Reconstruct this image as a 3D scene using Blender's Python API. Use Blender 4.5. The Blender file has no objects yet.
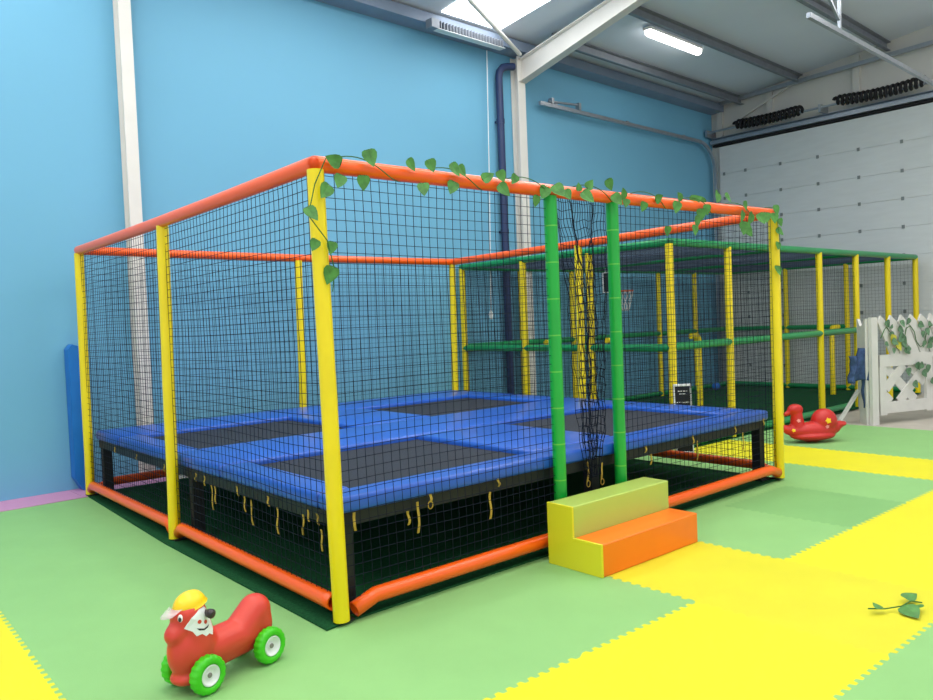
import bpy, bmesh, math, random
from mathutils import Vector, Matrix, noise
from mathutils.bvhtree import BVHTree

random.seed(7)
SC = bpy.context.scene
COL = SC.collection
PI = math.pi

# ------------------------------------------------------------------ materials
MATS = {}
def mat(name, col, rough=.5, spec=.5, var=.06, scale=6., bump=0., bscale=60., metal=0., emit=0., coat=0., alpha=1., stretch=None, kind=None):
    if name in MATS: return MATS[name]
    m = bpy.data.materials.new(name); m.use_nodes = True
    nt = m.node_tree; N = nt.nodes; Lk = nt.links
    b = N['Principled BSDF']
    tc = N.new('ShaderNodeTexCoord')
    mp = N.new('ShaderNodeMapping')
    if stretch: mp.inputs['Scale'].default_value = stretch
    Lk.new(tc.outputs['Object'], mp.inputs['Vector'])
    nz = N.new('ShaderNodeTexNoise'); nz.inputs['Scale'].default_value = scale; nz.inputs['Detail'].default_value = 4
    Lk.new(mp.outputs['Vector'], nz.inputs['Vector'])
    rp = N.new('ShaderNodeValToRGB')
    lo = [max(0, c*(1-var)) for c in col]; hi = [min(1, c*(1+var)) for c in col]
    rp.color_ramp.elements[0].position = .3; rp.color_ramp.elements[1].position = .7
    rp.color_ramp.elements[0].color = (*lo, 1); rp.color_ramp.elements[1].color = (*hi, 1)
    Lk.new(nz.outputs['Fac'], rp.inputs['Fac'])
    src = rp.outputs['Color']
    if kind == 'sleeve':      # taped foam sleeve: a thin paler joint every 23 cm up the tube
        sp = N.new('ShaderNodeSeparateXYZ'); Lk.new(tc.outputs['Object'], sp.inputs[0])
        md = N.new('ShaderNodeMath'); md.operation = 'FRACT'
        ml = N.new('ShaderNodeMath'); ml.operation = 'MULTIPLY'; ml.inputs[1].default_value = 1/.24
        Lk.new(sp.outputs['Z'], ml.inputs[0]); Lk.new(ml.outputs[0], md.inputs[0])
        lt = N.new('ShaderNodeMath'); lt.operation = 'LESS_THAN'; lt.inputs[1].default_value = .035
        Lk.new(md.outputs[0], lt.inputs[0])
        mx = N.new('ShaderNodeMix'); mx.data_type = 'RGBA'
        Lk.new(lt.outputs[0], mx.inputs['Factor']); Lk.new(src, mx.inputs[6]); mx.inputs[7].default_value = (.12, .5, .05, 1)
        src = mx.outputs[2]
    Lk.new(src, b.inputs['Base Color'])
    b.inputs['Roughness'].default_value = rough
    b.inputs['Specular IOR Level'].default_value = spec
    b.inputs['Metallic'].default_value = metal
    b.inputs['Coat Weight'].default_value = coat
    b.inputs['Coat Roughness'].default_value = .15
    b.inputs['Alpha'].default_value = alpha
    if emit:
        b.inputs['Emission Color'].default_value = (*col, 1); b.inputs['Emission Strength'].default_value = emit
    if bump:
        n2 = N.new('ShaderNodeTexNoise'); n2.inputs['Scale'].default_value = bscale; n2.inputs['Detail'].default_value = 3
        Lk.new(mp.outputs['Vector'], n2.inputs['Vector'])
        bp = N.new('ShaderNodeBump'); bp.inputs['Strength'].default_value = bump; bp.inputs['Distance'].default_value = .01
        Lk.new(n2.outputs['Fac'], bp.inputs['Height']); Lk.new(bp.outputs['Normal'], b.inputs['Normal'])
    MATS[name] = m
    return m

def s2l(r, g, b):
    f = lambda c: (c/255/12.92) if c/255 <= .04045 else ((c/255+.055)/1.055)**2.4
    return (f(r), f(g), f(b))

M_orange = mat('orange vinyl sleeve', s2l(255, 96, 12), .3, .5, .03, 3, coat=.15)
M_yellow = mat('yellow vinyl sleeve', s2l(240, 214, 0), .38, .5, .04, 3, coat=.15)
M_green = mat('green taped sleeve', s2l(10, 165, 52), .33, .5, .05, 3, coat=.25, kind='sleeve')
M_dgreen = mat('dark green rail sleeve', s2l(12, 140, 76), .35, .5, .06, 3, coat=.2)
M_net = mat('black net cord', s2l(22, 27, 42), .8, .2, .1, 20)
M_net2 = mat('dark grey net cord', s2l(40, 46, 58), .8, .2, .1, 20)
M_net3 = mat('slate net cord', s2l(74, 88, 106), .8, .2, .1, 20)
M_black = mat('black painted steel', s2l(24, 26, 28), .5, .4, .15, 8)
M_pad = mat('blue vinyl pad', s2l(34, 90, 190), .34, .5, .05, 2.5, bump=.12, bscale=7, coat=.12)
M_bed = mat('black woven jump bed', s2l(44, 47, 56), .7, .3, .08, 30, bump=.1, bscale=300)
M_strap = mat('yellow webbing strap', s2l(192, 158, 62), .7, .3, .12, 20)
M_turf = mat('dark green turf', s2l(30, 84, 48), .95, .1, .25, 60, bump=.6, bscale=400)
M_leaf = mat('ivy leaf', s2l(72, 130, 54), .5, .4, .3, 25)
M_leaf2 = mat('greyish ivy leaf', s2l(96, 132, 98), .5, .4, .35, 25)
M_yleaf = mat('yellowing ivy leaf', s2l(196, 190, 60), .5, .4, .15, 25)
M_stem = mat('ivy stem', s2l(52, 104, 44), .6, .3, .2, 25)
M_blue = mat('sky blue wall paint', s2l(113, 176, 206), .6, .35, .025, .5, bump=.05, bscale=160)
M_white = mat('warm white wall panel', s2l(206, 203, 196), .5, .4, .02, 1.2)
M_door = mat('white stucco door panel', s2l(204, 209, 209), .45, .4, .03, 2.5, bump=.25, bscale=22, stretch=(1, 1, 6))
M_steelw = mat('white painted steel', s2l(226, 222, 214), .45, .5, .03, 4)
M_galv = mat('galvanised steel', s2l(170, 176, 184), .35, .5, .08, 14, metal=.7)
M_purlin = mat('grey galvanised purlin', s2l(138, 144, 152), .5, .5, .08, 8, metal=.3)
M_ceil = mat('pale grey roof panel', s2l(220, 228, 238), .42, .5, .03, .8)
M_eave = mat('blue grey eave beam', s2l(132, 146, 166), .5, .4, .06, 3)
M_pipe = mat('dark navy downpipe', s2l(38, 54, 92), .45, .4, .08, 6)
M_conc = mat('beige concrete floor', s2l(186, 178, 166), .6, .4, .08, 4)
M_gmat = mat('light green foam mat', s2l(140, 190, 116), .62, .35, .03, 3, bump=.25, bscale=420)
M_gmat2 = mat('mid green foam mat', s2l(128, 180, 108), .62, .35, .03, 3, bump=.25, bscale=420)
M_ymat = mat('bright yellow foam mat', s2l(226, 216, 30), .6, .35, .025, 3, bump=.25, bscale=420)
M_ymat2 = mat('worn yellow foam mat', s2l(218, 209, 38), .6, .35, .04, 3, bump=.25, bscale=420)
M_pink = mat('pink foam mat', s2l(206, 146, 184), .62, .35, .03, 3, bump=.25, bscale=420)
M_red = mat('red moulded plastic', s2l(214, 62, 44), .38, .5, .04, 5)
M_red2 = mat('bright red moulded plastic', s2l(200, 36, 30), .4, .5, .05, 5)
M_lime = mat('lime vinyl', s2l(178, 200, 92), .35, .5, .03, 3, coat=.2)
M_ystep = mat('yellow vinyl step side', s2l(226, 216, 40), .38, .5, .03, 3, coat=.15)
M_ostep = mat('orange vinyl step', s2l(244, 120, 18), .38, .5, .03, 3, coat=.15)
M_tire = mat('green plastic wheel', s2l(66, 196, 20), .42, .5, .05, 6)
M_whitep = mat('white plastic', s2l(236, 236, 232), .4, .5, .02, 6)
M_greyp = mat('grey plastic', s2l(130, 126, 116), .45, .5, .05, 6)
M_brown = mat('dark brown plastic', s2l(44, 34, 34), .4, .5, .05, 6)
M_yelp = mat('yellow plastic', s2l(250, 205, 20), .35, .5, .04, 6)
M_visor = mat('clear visor', s2l(240, 225, 220), .25, .5, .02, 6, alpha=.38)
M_fence = mat('off white painted wood', s2l(216, 213, 206), .6, .3, .04, 8, bump=.1, bscale=40)
M_jacket = mat('navy denim', s2l(66, 86, 124), .9, .2, .25, 22, bump=.4, bscale=160)
M_lamp = mat('lamp diffuser', (1., .98, .95), .4, .5, .0, 5, emit=9.)
M_sky = mat('daylight skylight', (.97, .985, 1.), .4, .5, .0, 5, emit=7.)
M_bluemat = mat('royal blue mat cover', s2l(28, 112, 192), .45, .4, .05, 4)
M_chalk = mat('chalkboard black', s2l(40, 42, 40), .8, .2, .15, 12)
M_ball = mat('blue ball plastic', s2l(40, 110, 200), .35, .5, .03, 5)
M_rim = mat('orange hoop paint', s2l(226, 96, 60), .4, .5, .05, 6)
M_pinkp = mat('pink sticker', s2l(240, 150, 150), .5, .4, .05, 6)
M_wnet = mat('white hoop net', s2l(232, 232, 232), .7, .2, .05, 6)
M_hinge = mat('dull grey hinge', s2l(120, 128, 128), .5, .4, .08, 10)
M_rubber = mat('black rubber', s2l(30, 30, 32), .7, .3, .1, 10)

# ------------------------------------------------------------------ mesh builder
class MB:
    def __init__(s): s.v = []; s.f = []; s.sm = []
    def add(s, vs, fs, smooth=False):
        o = len(s.v); s.v += [Vector(v) for v in vs]
        for f in fs: s.f.append([i+o for i in f]); s.sm.append(smooth)
    def hexa(s, p):
        s.add(p, [(0, 3, 2, 1), (4, 5, 6, 7), (0, 1, 5, 4), (1, 2, 6, 5), (2, 3, 7, 6), (3, 0, 4, 7)])
    def box(s, a, b, T=None):
        x0, y0, z0 = a; x1, y1, z1 = b
        p = [(x0, y0, z0), (x1, y0, z0), (x1, y1, z0), (x0, y1, z0), (x0, y0, z1), (x1, y0, z1), (x1, y1, z1), (x0, y1, z1)]
        s.hexa([T(*q) for q in p] if T else p)
    def bbox(s, a, b, r=.01, seg=2, M=None):          # bevelled box
        bm = bmesh.new(); bmesh.ops.create_cube(bm, size=1)
        for v in bm.verts: v.co = Vector([a[i]+(v.co[i]+.5)*(b[i]-a[i]) for i in range(3)])
        bmesh.ops.bevel(bm, geom=bm.edges[:], offset=r, segments=seg, profile=.5, affect='EDGES')
        s.bm(bm, M, False)
    def bm(s, bm, M=None, smooth=True):
        bm.verts.index_update()
        s.add([(M @ v.co) if M else v.co.copy() for v in bm.verts], [[v.index for v in f.verts] for f in bm.faces], smooth); bm.free()
    def bar(s, p, q, w, h, up=(0, 0, 1)):             # rectangular bar from p to q
        p = Vector(p); q = Vector(q); d = (q-p).normalized(); up = Vector(up)
        if abs(d.dot(up)) > .98: up = Vector((1, 0, 0))
        a = d.cross(up).normalized()*w/2; b = a.cross(d).normalized()*h/2
        s.hexa([p-a-b, p+a-b, p+a+b, p-a+b, q-a-b, q+a-b, q+a+b, q-a+b])
    def tube(s, pts, r, n=14, caps=True, smooth=True):
        pts = [Vector(p) for p in pts]; k = len(pts)
        rr = r if isinstance(r, (list, tuple)) else [r]*k
        vs = []; ref = None
        for i, p in enumerate(pts):
            d = (pts[min(i+1, k-1)]-pts[max(i-1, 0)])
            d = d.normalized() if d.length > 1e-9 else Vector((0, 0, 1))
            if ref is None:
                ref = Vector((0, 0, 1)) if abs(d.z) < .9 else Vector((1, 0, 0))
            a = (ref-d*ref.dot(d)).normalized(); ref = a
            b = d.cross(a)
            for j in range(n):
                t = 2*PI*j/n; vs.append(p+(a*math.cos(t)+b*math.sin(t))*rr[i])
        fs = [(i*n+j, i*n+(j+1) % n, (i+1)*n+(j+1) % n, (i+1)*n+j) for i in range(k-1) for j in range(n)]
        s.add(vs, fs, smooth)
        if caps:
            s.add(vs[:n], [list(range(n))[::-1]]); s.add(vs[-n:], [list(range(n))])
    def lathe(s, prof, n=32, M=None, mod=None, smooth=True):   # prof: (radius, height) about local Z
        vs = []
        for i, (r, h) in enumerate(prof):
            for j in range(n):
                t = 2*PI*j/n; q = r*(mod(i, j) if mod else 1)
                v = Vector((q*math.cos(t), q*math.sin(t), h)); vs.append(M @ v if M else v)
        k = len(prof)
        fs = [(i*n+j, i*n+(j+1) % n, (i+1)*n+(j+1) % n, (i+1)*n+j) for i in range(k-1) for j in range(n)]
        s.add(vs, fs, smooth)
    def sphere(s, c, r, n=2, M=None):
        bm = bmesh.new(); bmesh.ops.create_icosphere(bm, subdivisions=n, radius=1)
        rr = r if isinstance(r, (list, tuple)) else (r, r, r)
        for v in bm.verts: v.co = Vector((v.co.x*rr[0]+c[0], v.co.y*rr[1]+c[1], v.co.z*rr[2]+c[2]))
        s.bm(bm, M)
    def prism(s, poly, T0, T1):                       # poly outline at two levels
        n = len(poly)
        s.add([T0(*p) for p in poly]+[T1(*p) for p in poly],
              [list(range(n))[::-1], list(range(n, 2*n))]+[(i, (i+1) % n, n+(i+1) % n, n+i) for i in range(n)])
    def build(s, name, m, parent=None):
        me = bpy.data.meshes.new(name)
        vs = s.v
        if parent is not None:
            inv = WM(parent).inverted(); vs = [inv @ v for v in s.v]
        me.from_pydata([tuple(v) for v in vs], [], s.f)
        me.polygons.foreach_set('use_smooth', s.sm)
        me.materials.append(m); me.update()
        bm = bmesh.new(); bm.from_mesh(me); bmesh.ops.recalc_face_normals(bm, faces=bm.faces[:]); bm.to_mesh(me); bm.free()
        o = bpy.data.objects.new(name, me); COL.objects.link(o)
        if parent is not None: o.parent = parent
        return o

def WM(o):
    m = o.matrix_basis.copy()
    while o.parent: o = o.parent; m = o.matrix_basis @ m
    return m

def tag(o, label=None, cat=None, group=None, kind=None):
    if label: o['label'] = label
    if cat: o['category'] = cat
    if group: o['group'] = group
    if kind: o['kind'] = kind
    return o
def thing(name, label, cat, loc=(0, 0, 0), rz=0., group=None):
    o = bpy.data.objects.new(name, None); COL.objects.link(o)
    o.location = loc; o.rotation_euler = (0, 0, rz); o.empty_display_size = .1
    return tag(o, label, cat, group)
def struct(o): return tag(o, kind='structure')
def solo(mb, name, m, label, cat, group=None, kind=None): return tag(mb.build(name, m), label, cat, group, kind)

def blob(elems, voxel=.008, smooth=6):                # one continuous skin round ellipsoids and tapered capsules
    bm = bmesh.new()
    for e in elems:
        if e[0] == 'e':
            _, c, r = e
            t = bmesh.new(); bmesh.ops.create_icosphere(t, subdivisions=3, radius=1)
            for v in t.verts: v.co = Vector((v.co.x*r[0]+c[0], v.co.y*r[1]+c[1], v.co.z*r[2]+c[2]))
        else:
            _, p, r0, q, r1 = e
            t = bmesh.new()
            bmesh.ops.create_icosphere(t, subdivisions=3, radius=r0, matrix=Matrix.Translation(p))
            bmesh.ops.create_icosphere(t, subdivisions=3, radius=r1, matrix=Matrix.Translation(q))
            res = bmesh.ops.convex_hull(t, input=t.verts[:])
            bmesh.ops.delete(t, geom=[g for g in res['geom_interior'] if isinstance(g, bmesh.types.BMVert)], context='VERTS')
        me = bpy.data.meshes.new('t'); t.to_mesh(me); t.free(); bm.from_mesh(me); bpy.data.meshes.remove(me)
    me = bpy.data.meshes.new('t'); bm.to_mesh(me); bm.free()
    o = bpy.data.objects.new('t', me); COL.objects.link(o)
    r = o.modifiers.new('r', 'REMESH'); r.mode = 'VOXEL'; r.voxel_size = voxel
    s = o.modifiers.new('s', 'SMOOTH'); s.factor = .6; s.iterations = smooth
    dg = bpy.context.evaluated_depsgraph_get(); ev = o.evaluated_get(dg)
    out = bpy.data.meshes.new_from_object(ev)
    bpy.data.objects.remove(o); bpy.data.meshes.remove(me)
    out.polygons.foreach_set('use_smooth', [True]*len(out.polygons))
    return out
def link_mesh(name, me, m, parent):
    me.name = name; me.materials.clear(); me.materials.append(m)
    o = bpy.data.objects.new(name, me); COL.objects.link(o); o.parent = parent
    return o

# ------------------------------------------------------------------ room frame (walls stand 2 degrees off the cage)
TH = math.radians(2.07); KX, KY = 12.8, 5.58
def RW(u, v, z):   # u along the blue wall away from the corner, v out from the blue wall
    return Vector((KX-u*math.cos(TH)+v*math.sin(TH), KY-u*math.sin(TH)-v*math.cos(TH), z))
def cz(v): return 5.87+.11*v
UMAX, VMAX = 24., 15.

b = MB(); b.box((-3, -10, -.14), (14.5, 7, -.02)); b.box((-14, -12, -.14), (-3, 7, -.02)); struct(b.build('floor', M_conc))
b = MB(); b.box((-.12, -.12, -.14), (UMAX, 0, 6.1), RW); struct(b.build('wall_back', M_blue))
b = MB(); b.prism([(-.12, -.14), (VMAX, -.14), (VMAX, cz(VMAX)+.05), (-.12, cz(0)+.05)], lambda v, z: RW(-.12, v, z), lambda v, z: RW(0, v, z)); struct(b.build('wall_right', M_white))
b = MB()
for u0, u1 in ((-.12, UMAX),):
    b.prism([(u0, -.1), (u1, -.1), (u1, VMAX), (u0, VMAX)], lambda u, v: RW(u, v, cz(v)), lambda u, v: RW(u, v, cz(v)+.1))
struct(b.build('ceiling', M_ceil))
# skylight strips let into the roof
for i, (u0, u1) in enumerate(((6.72, 7.86), (12.7, 13.85), (18.7, 19.85))):
    b = MB(); b.prism([(u0, .36), (u1, .36), (u1, 12.), (u0, 12.)], lambda u, v: RW(u, v, cz(v)-.012), lambda u, v: RW(u, v, cz(v)+.002))
    struct(b.build('window_%d' % (i+1), M_sky))

# eave beam along the top of the blue wall
b = MB(); b.box((0.02, .0, 5.72), (UMAX, .3, 5.76), RW); b.box((0.02, .26, 5.76), (UMAX, .3, 5.87), RW)
struct(b.build('trim_1', M_eave))

# steel columns, rafter, purlins, brace
def ibeam(mb, u, v0, z0, v1, z1, w, d0, d1, t=.014):
    # web and flanges in the plane u = const; bottom edge runs (v0,z0)-(v1,z1) with depth d
    for (a0, a1) in ((0, t), (None, None)):
        pass
    mb.prism([(v0, z0), (v1, z1), (v1, z1+t), (v0, z0+t)], lambda v, z: RW(u-w/2, v, z), lambda v, z: RW(u+w/2, v, z))
    mb.prism([(v0, z0+d0-t), (v1, z1+d1-t), (v1, z1+d1), (v0, z0+d0)], lambda v, z: RW(u-w/2, v, z), lambda v, z: RW(u+w/2, v, z))
    mb.prism([(v0, z0), (v1, z1), (v1, z1+d1), (v0, z0+d0)], lambda v, z: RW(u-.006, v, z), lambda v, z: RW(u+.006, v, z))
def column(u, label, w, zt):
    b = MB()
    b.box((u-w/2, .01, -.02), (u+w/2, .024, zt), RW); b.box((u-w/2, .15, -.02), (u+w/2, .164, zt), RW); b.box((u-.006, .024, -.02), (u+.006, .15, zt), RW)
    solo(b, 'steel_column', M_steelw, label, 'column', 'white steel columns on the blue wall')
column(6.06, 'white steel column carrying the sloping roof beam, right of the dark downpipe', .17, 5.69)
column(12.13, 'tall white steel column on the blue wall behind the left end of the trampoline', .13, 5.69)
for u, lab in ((6.04, 'white steel roof beam rising from the column beside the downpipe'),):
    b = MB()
    ibeam(b, u, .17, 5.29, 2.4, 5.82, .16, .36, .28)
    ibeam(b, u, 2.4, 5.82, 11., 6.76, .16, .28, .28)
    solo(b, 'roof_beam', M_steelw, lab, 'beam')
b = MB(); b.tube([RW(6.22, .3, 5.66), RW(7.9, .98, 5.85), RW(9.5, 1.63, 5.99)], .034, 12)
solo(b, 'brace_pipe', M_steelw, 'white round brace pipe slanting up across the bright skylight', 'brace')
def purlin(v, u0, u1, label):
    b = MB(); z = cz(v)-.005
    b.box((u0, v-.035, z-.17), (u1, v-.029, z), RW); b.box((u0, v-.035, z-.17), (u1, v+.035, z-.163), RW); b.box((u0, v-.035, z-.03), (u1, v+.04, z-.02), RW)
    solo(b, 'purlin', M_purlin, label, 'purlin', 'grey roof purlins under the right-hand roof')
purlin(1.93, .02, 5.9, 'grey roof purlin that the lit tube lamp hangs beside')
purlin(3.5, .02, 5.9, 'grey roof purlin above the door track at upper right')
purlin(.72, .02, 5.9, 'grey roof purlin nearest the blue wall, in shade')

# tray with rungs, pull cord, downpipe
t = thing('cable_tray', 'white slatted tray fixed under the eave above the blue wall', 'tray', RW(7.1, .3, 5.6))
b = MB(); b.box((6.68, .31, 5.62), (8.0, .335, 5.68), RW); b.box((6.68, .335, 5.615), (8.0, .44, 5.623), RW); b.build('side_rail', M_whitep, t)
for k in range(22):
    b = MB(); u = 6.72+k*.058; b.box((u, .32, 5.623), (u+.013, .44, 5.73), RW); b.build('slat', M_purlin, t)
b = MB(); b.box((7.98, .31, 5.62), (8.12, .44, 5.74), RW); b.build('end_box', M_purlin, t)
t = thing('pull_cord', 'thin white pull cord hanging down the blue wall left of the downpipe', 'cord', RW(6.72, .12, 1.6))
b = MB(); b.tube([RW(6.76, .12, 5.66), RW(6.82, .12, 3.5), RW(6.89, .12, 1.66)], .007, 8); b.build('cord', M_whitep, t)
b = MB(); b.tube([RW(6.89, .12, 1.72), RW(6.89, .12, 1.66), RW(6.89, .12, 1.58)], [.012, .035, .02], 10); b.build('handle', M_whitep, t)
t = thing('downpipe', 'dark navy rainwater downpipe on the blue wall beside the white column', 'pipe', RW(6.5, .1, 0))
b = MB(); b.tube([RW(6.5, .1, -.02), RW(6.5, .1, 2.6), RW(6.5, .1, 5.3), RW(6.48, .1, 5.4), RW(6.42, .11, 5.47), RW(6.32, .12, 5.5), RW(6.2, .13, 5.52)], .058, 14); b.build('pipe', M_pipe, t)
for z in (1.1, 2.9, 4.6):
    b = MB(); b.tube([RW(6.5, .1, z), RW(6.5, .1, z+.07)], .066, 14); b.box((6.47, .0, z+.02), (6.53, .05, z+.05), RW); b.build('bracket', M_pipe, t)

# lit tube lamp
t = thing('tube_lamp', 'lit fluorescent tube lamp hanging under the roof at upper right', 'lamp', RW(4.0, 1.62, 5.96))
b = MB(); b.box((3.2, 1.56, 5.965), (4.75, 1.69, 6.01), RW); b.build('housing', M_whitep, t)
b = MB(); b.tube([RW(3.22, 1.625, 5.94), RW(3.26, 1.625, 5.935), RW(4.69, 1.625, 5.935), RW(4.73, 1.625, 5.94)], [.05, .062, .062, .05], 14); b.build('diffuser', M_lamp, t)
for u in (3.35, 4.6):
    b = MB(); b.tube([RW(u, 1.625, 6.01), RW(u, 1.625, cz(1.625)-.002)], .008, 6); b.build('hanger', M_galv, t)

# ------------------------------------------------------------------ sectional door in the white wall
d = thing('door_1', None, None, RW(0, 2.4, 0)); tag(d, kind='structure')
z = -.02
tops = [.43, .93, 1.43, 1.93, 2.43, 2.93, 3.43, 3.92, 4.43, 5.0]
for zt in tops:
    b = MB(); b.box((.03, .2, z+.002), (.07, 4.62, zt-.0015), RW); struct(b.build('panel', M_door, d)); z = zt
z = -.02
hinge = None
for zt in tops[:-1]:
    for v in (.3, .77, 1.5, 2.23, 2.97, 3.7, 4.45):
        if hinge is None:
            b = MB(); b.box((-.0, -.022, -.03), (.02, .022, .03), lambda x, y, z: Vector((-x*math.cos(TH)+y*math.sin(TH), -x*math.sin(TH)-y*math.cos(TH), z)))
            hinge = b.build('hinge', M_hinge); o = hinge
        else:
            o = hinge.copy(); COL.objects.link(o)
        o.parent = d; o.location = RW(.07, v, zt)-d.location; struct(o)
b = MB(); b.box((.0, .06, 5.02), (.09, 4.75, 5.06), RW); struct(b.build('seal', M_rubber, d))
b = MB(); b.box((.0, .04, 5.07), (.16, 4.8, 5.085), RW); b.box((.0, .04, 5.085), (.02, 4.8, 5.2), RW); b.box((.14, .04, 5.085), (.16, 4.8, 5.14), RW); b.box((.0, .04, 5.19), (.12, 4.8, 5.2), RW); struct(b.build('header_beam', M_galv, d))
# wall framing above the door
for i, v in enumerate((.22, 1.3, 2.95, 4.5)):
    b = MB(); b.box((.0, v-.06, 5.21), (.07, v+.06, cz(v)-.05), RW); struct(b.build('trim_%d' % (i+2), M_white))
b = MB(); b.prism([(.2, 5.33), (.32, 5.33), (2.1, 6.02), (1.98, 6.02)], lambda v, z: RW(.07, v, z), lambda v, z: RW(.1, v, z)); struct(b.build('trim_6', M_white))
b = MB(); b.prism([(.0, 5.83), (7., 6.04), (7., 6.11), (.0, 5.9)], lambda v, z: RW(.1, v, z), lambda v, z: RW(.17, v, z)); struct(b.build('trim_7', M_galv))

# spring shaft, two coil springs
b = MB(); b.tube([RW(.3, .05, 5.29), RW(.3, 4.7, 5.29)], .022, 10)
for v in (.07, 2.4, 4.66): b.box((.0, v-.02, 5.2), (.36, v+.02, 5.34), RW)
solo(b, 'spring_shaft', M_galv, 'long steel shaft along the top of the white door', 'shaft')
def spring(v0, v1, label, a):
    b = MB(); pts = []; turns = int((v1-v0)/.08)
    for k in range(turns*14+1):
        s = k/(turns*14); v = v0+(v1-v0)*s
        zz = 5.31-a*4*s*(1-s)+a*.9
        r = .078*min(1, .55+6*min(s, 1-s))
        ang = 2*PI*k/14
        pts.append(RW(.3+r*math.cos(ang), v, zz+r*math.sin(ang)))
    b.tube(pts, .03, 6)
    solo(b, 'door_spring', M_rubber, label, 'spring', 'black coil springs over the door')
spring(.68, 2.08, 'black coil spring over the door, the one nearest the blue wall', .03)
spring(2.66, 4.2, 'black coil spring over the door, the larger one at far right', .05)

# door tracks
def track(v, ustart, label, hanger_u, name='door_track', wallv=None, zt=5.05):
    t = thing(name, label, 'track', RW(ustart/2, v, zt), group='steel tracks of the sectional door')
    pts = [(ustart, zt), (.75, zt)]+[(.75-.6*math.sin(k*PI/12), zt-.6*(1-math.cos(k*PI/12))) for k in range(1, 7)]+[(.15, .0)]
    b = MB()
    for off, w, h in ((0, .012, .07), (.03, .06, .012)):
        for (p, q) in zip(pts[:-1], pts[1:]):
            b.bar(RW(p[0], v+off*.0, p[1]), RW(q[0], v, q[1]), .05, .055, up=tuple(RW(0, 1, 0)-RW(0, 0, 0)))
            break
    b = MB()
    up = tuple(RW(0, 1, 0)-RW(0, 0, 0))
    for (p, q) in zip(pts[:-1], pts[1:]): b.bar(RW(p[0], v, p[1]), RW(q[0], v, q[1]), .06, .05, up=up)
    b.build('rail', M_galv, t)
    for hu in hanger_u:
        b = MB()
        if wallv is not None: b.box((hu-.03, 0, zt+.02), (hu+.03, v, zt+.06), RW)
        else: b.bar(RW(hu, v, zt+.03), RW(hu, v, cz(v)-.003), .035, .035)
        b.build('hanger', M_galv, t)
    return t
tr = track(.14, 5.62, 'galvanised door track running along the blue wall and curving down at the corner', (5.2, 3.2, 1.3), wallv=0)
b = MB(); b.tube([RW(5.4, .14, 5.11), RW(4.65, .14, 5.17)], .02, 8); b.box((4.6, .1, 5.08), (4.66, .18, 5.2), RW); b.box((5.3, .1, 5.08), (5.36, .18, 5.17), RW); b.build('end_buffer', M_galv, tr)
tr = track(4.6, 5.9, 'galvanised door track hung from the roof at upper right', (5.0,), zt=4.98)
b = MB(); b.bar(RW(5.0, 4.6, 5.12), RW(6.4, 4.5, 6.34), .03, .03); b.build('brace', M_galv, tr)

# ------------------------------------------------------------------ puzzle mats
XL = [-3.16, -2.22, -1.28, -.35, .6, 1.53, 2.505, 3.48, 4.45, 5.42, 6.4, 7.37, 8.35]
YL = [-3.1, -2.12, -1.14, -.15, .83, 1.81, 2.79, 3.77, 4.62]
NT = 14
def wave(s):
    k = s*NT; fr = k-math.floor(k)
    return 1 if fr < .5 else -1
def edge(n=NT):
    pts = [(0, 0)]
    for i in range(n):
        t0 = .02+.96*i/n; q = .96/n
        pts += [(t0+.06*q, 1), (t0+.44*q, 1), (t0+.56*q, -1), (t0+.94*q, -1)]
    return pts
A = .012
def mat_outline(flat=()):
    E = edge(); o = []
    k = lambda c: 0 if c in flat else A
    o += [(t, k('b')*w) for t, w in E]
    o += [(1+k('r')*w, t) for t, w in E]
    o += [(t, 1+k('t')*w) for t, w in [(1, 0)]+E[:0:-1]]
    o += [(k('l')*w, t) for t, w in [(1, 0)]+E[:0:-1]]
    return o
protos = {}
def put_mat(i, j, m, label, group, name='puzzle_mat'):
    x0, x1, y0, y1 = XL[i], XL[i+1], YL[j], YL[j+1]
    flat = ''.join(c for c, k in (('r', i == len(XL)-2), ('t', j == len(YL)-2)) if k)
    key = (m.name, flat)
    if key not in protos:
        b = MB(); b.prism(mat_outline(flat), lambda x, y: Vector((x, y, -.02)), lambda x, y: Vector((x, y, 0.)))
        o = b.build(name, m); protos[key] = o
    else:
        o = protos[key].copy(); COL.objects.link(o)
    o.location = (x0, y0, 0); o.scale = (x1-x0, y1-y0, 1)
    tag(o, label, 'floor mat', group)
    return o
YB = {(5, 2): 'dull yellow puzzle mat lying directly in front of the orange step', (5, 1): 'dull yellow puzzle mat with the fallen ivy sprig at its edge',
      (6, 1): 'bright yellow puzzle mat on the right, beyond the fallen ivy sprig', (7, 1): 'bright yellow puzzle mat at the right edge, in the long diagonal row',
      (8, 1): 'bright yellow puzzle mat where the diagonal row meets the far yellow strip',
      (4, 1): 'bright yellow puzzle mat in the foreground, left of the dull one', (3, 1): 'bright yellow puzzle mat nearest the camera at the bottom edge',
      (9, 1): 'yellow puzzle mat at the right end of the far strip', (9, 2): 'yellow puzzle mat in the far strip, right of the red rocking toy',
      (9, 3): 'yellow puzzle mat in the far strip, in front of the red rocking toy', (9, 4): 'yellow puzzle mat seen through the net under the trampoline, right side',
      (1, 2): 'yellow puzzle mat at the lower left corner of the picture', (1, 3): 'yellow puzzle mat at the lower left corner of the picture, left of the ride-on toy',
      (1, 4): 'yellow puzzle mat at the far end of the left yellow strip'}
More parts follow.
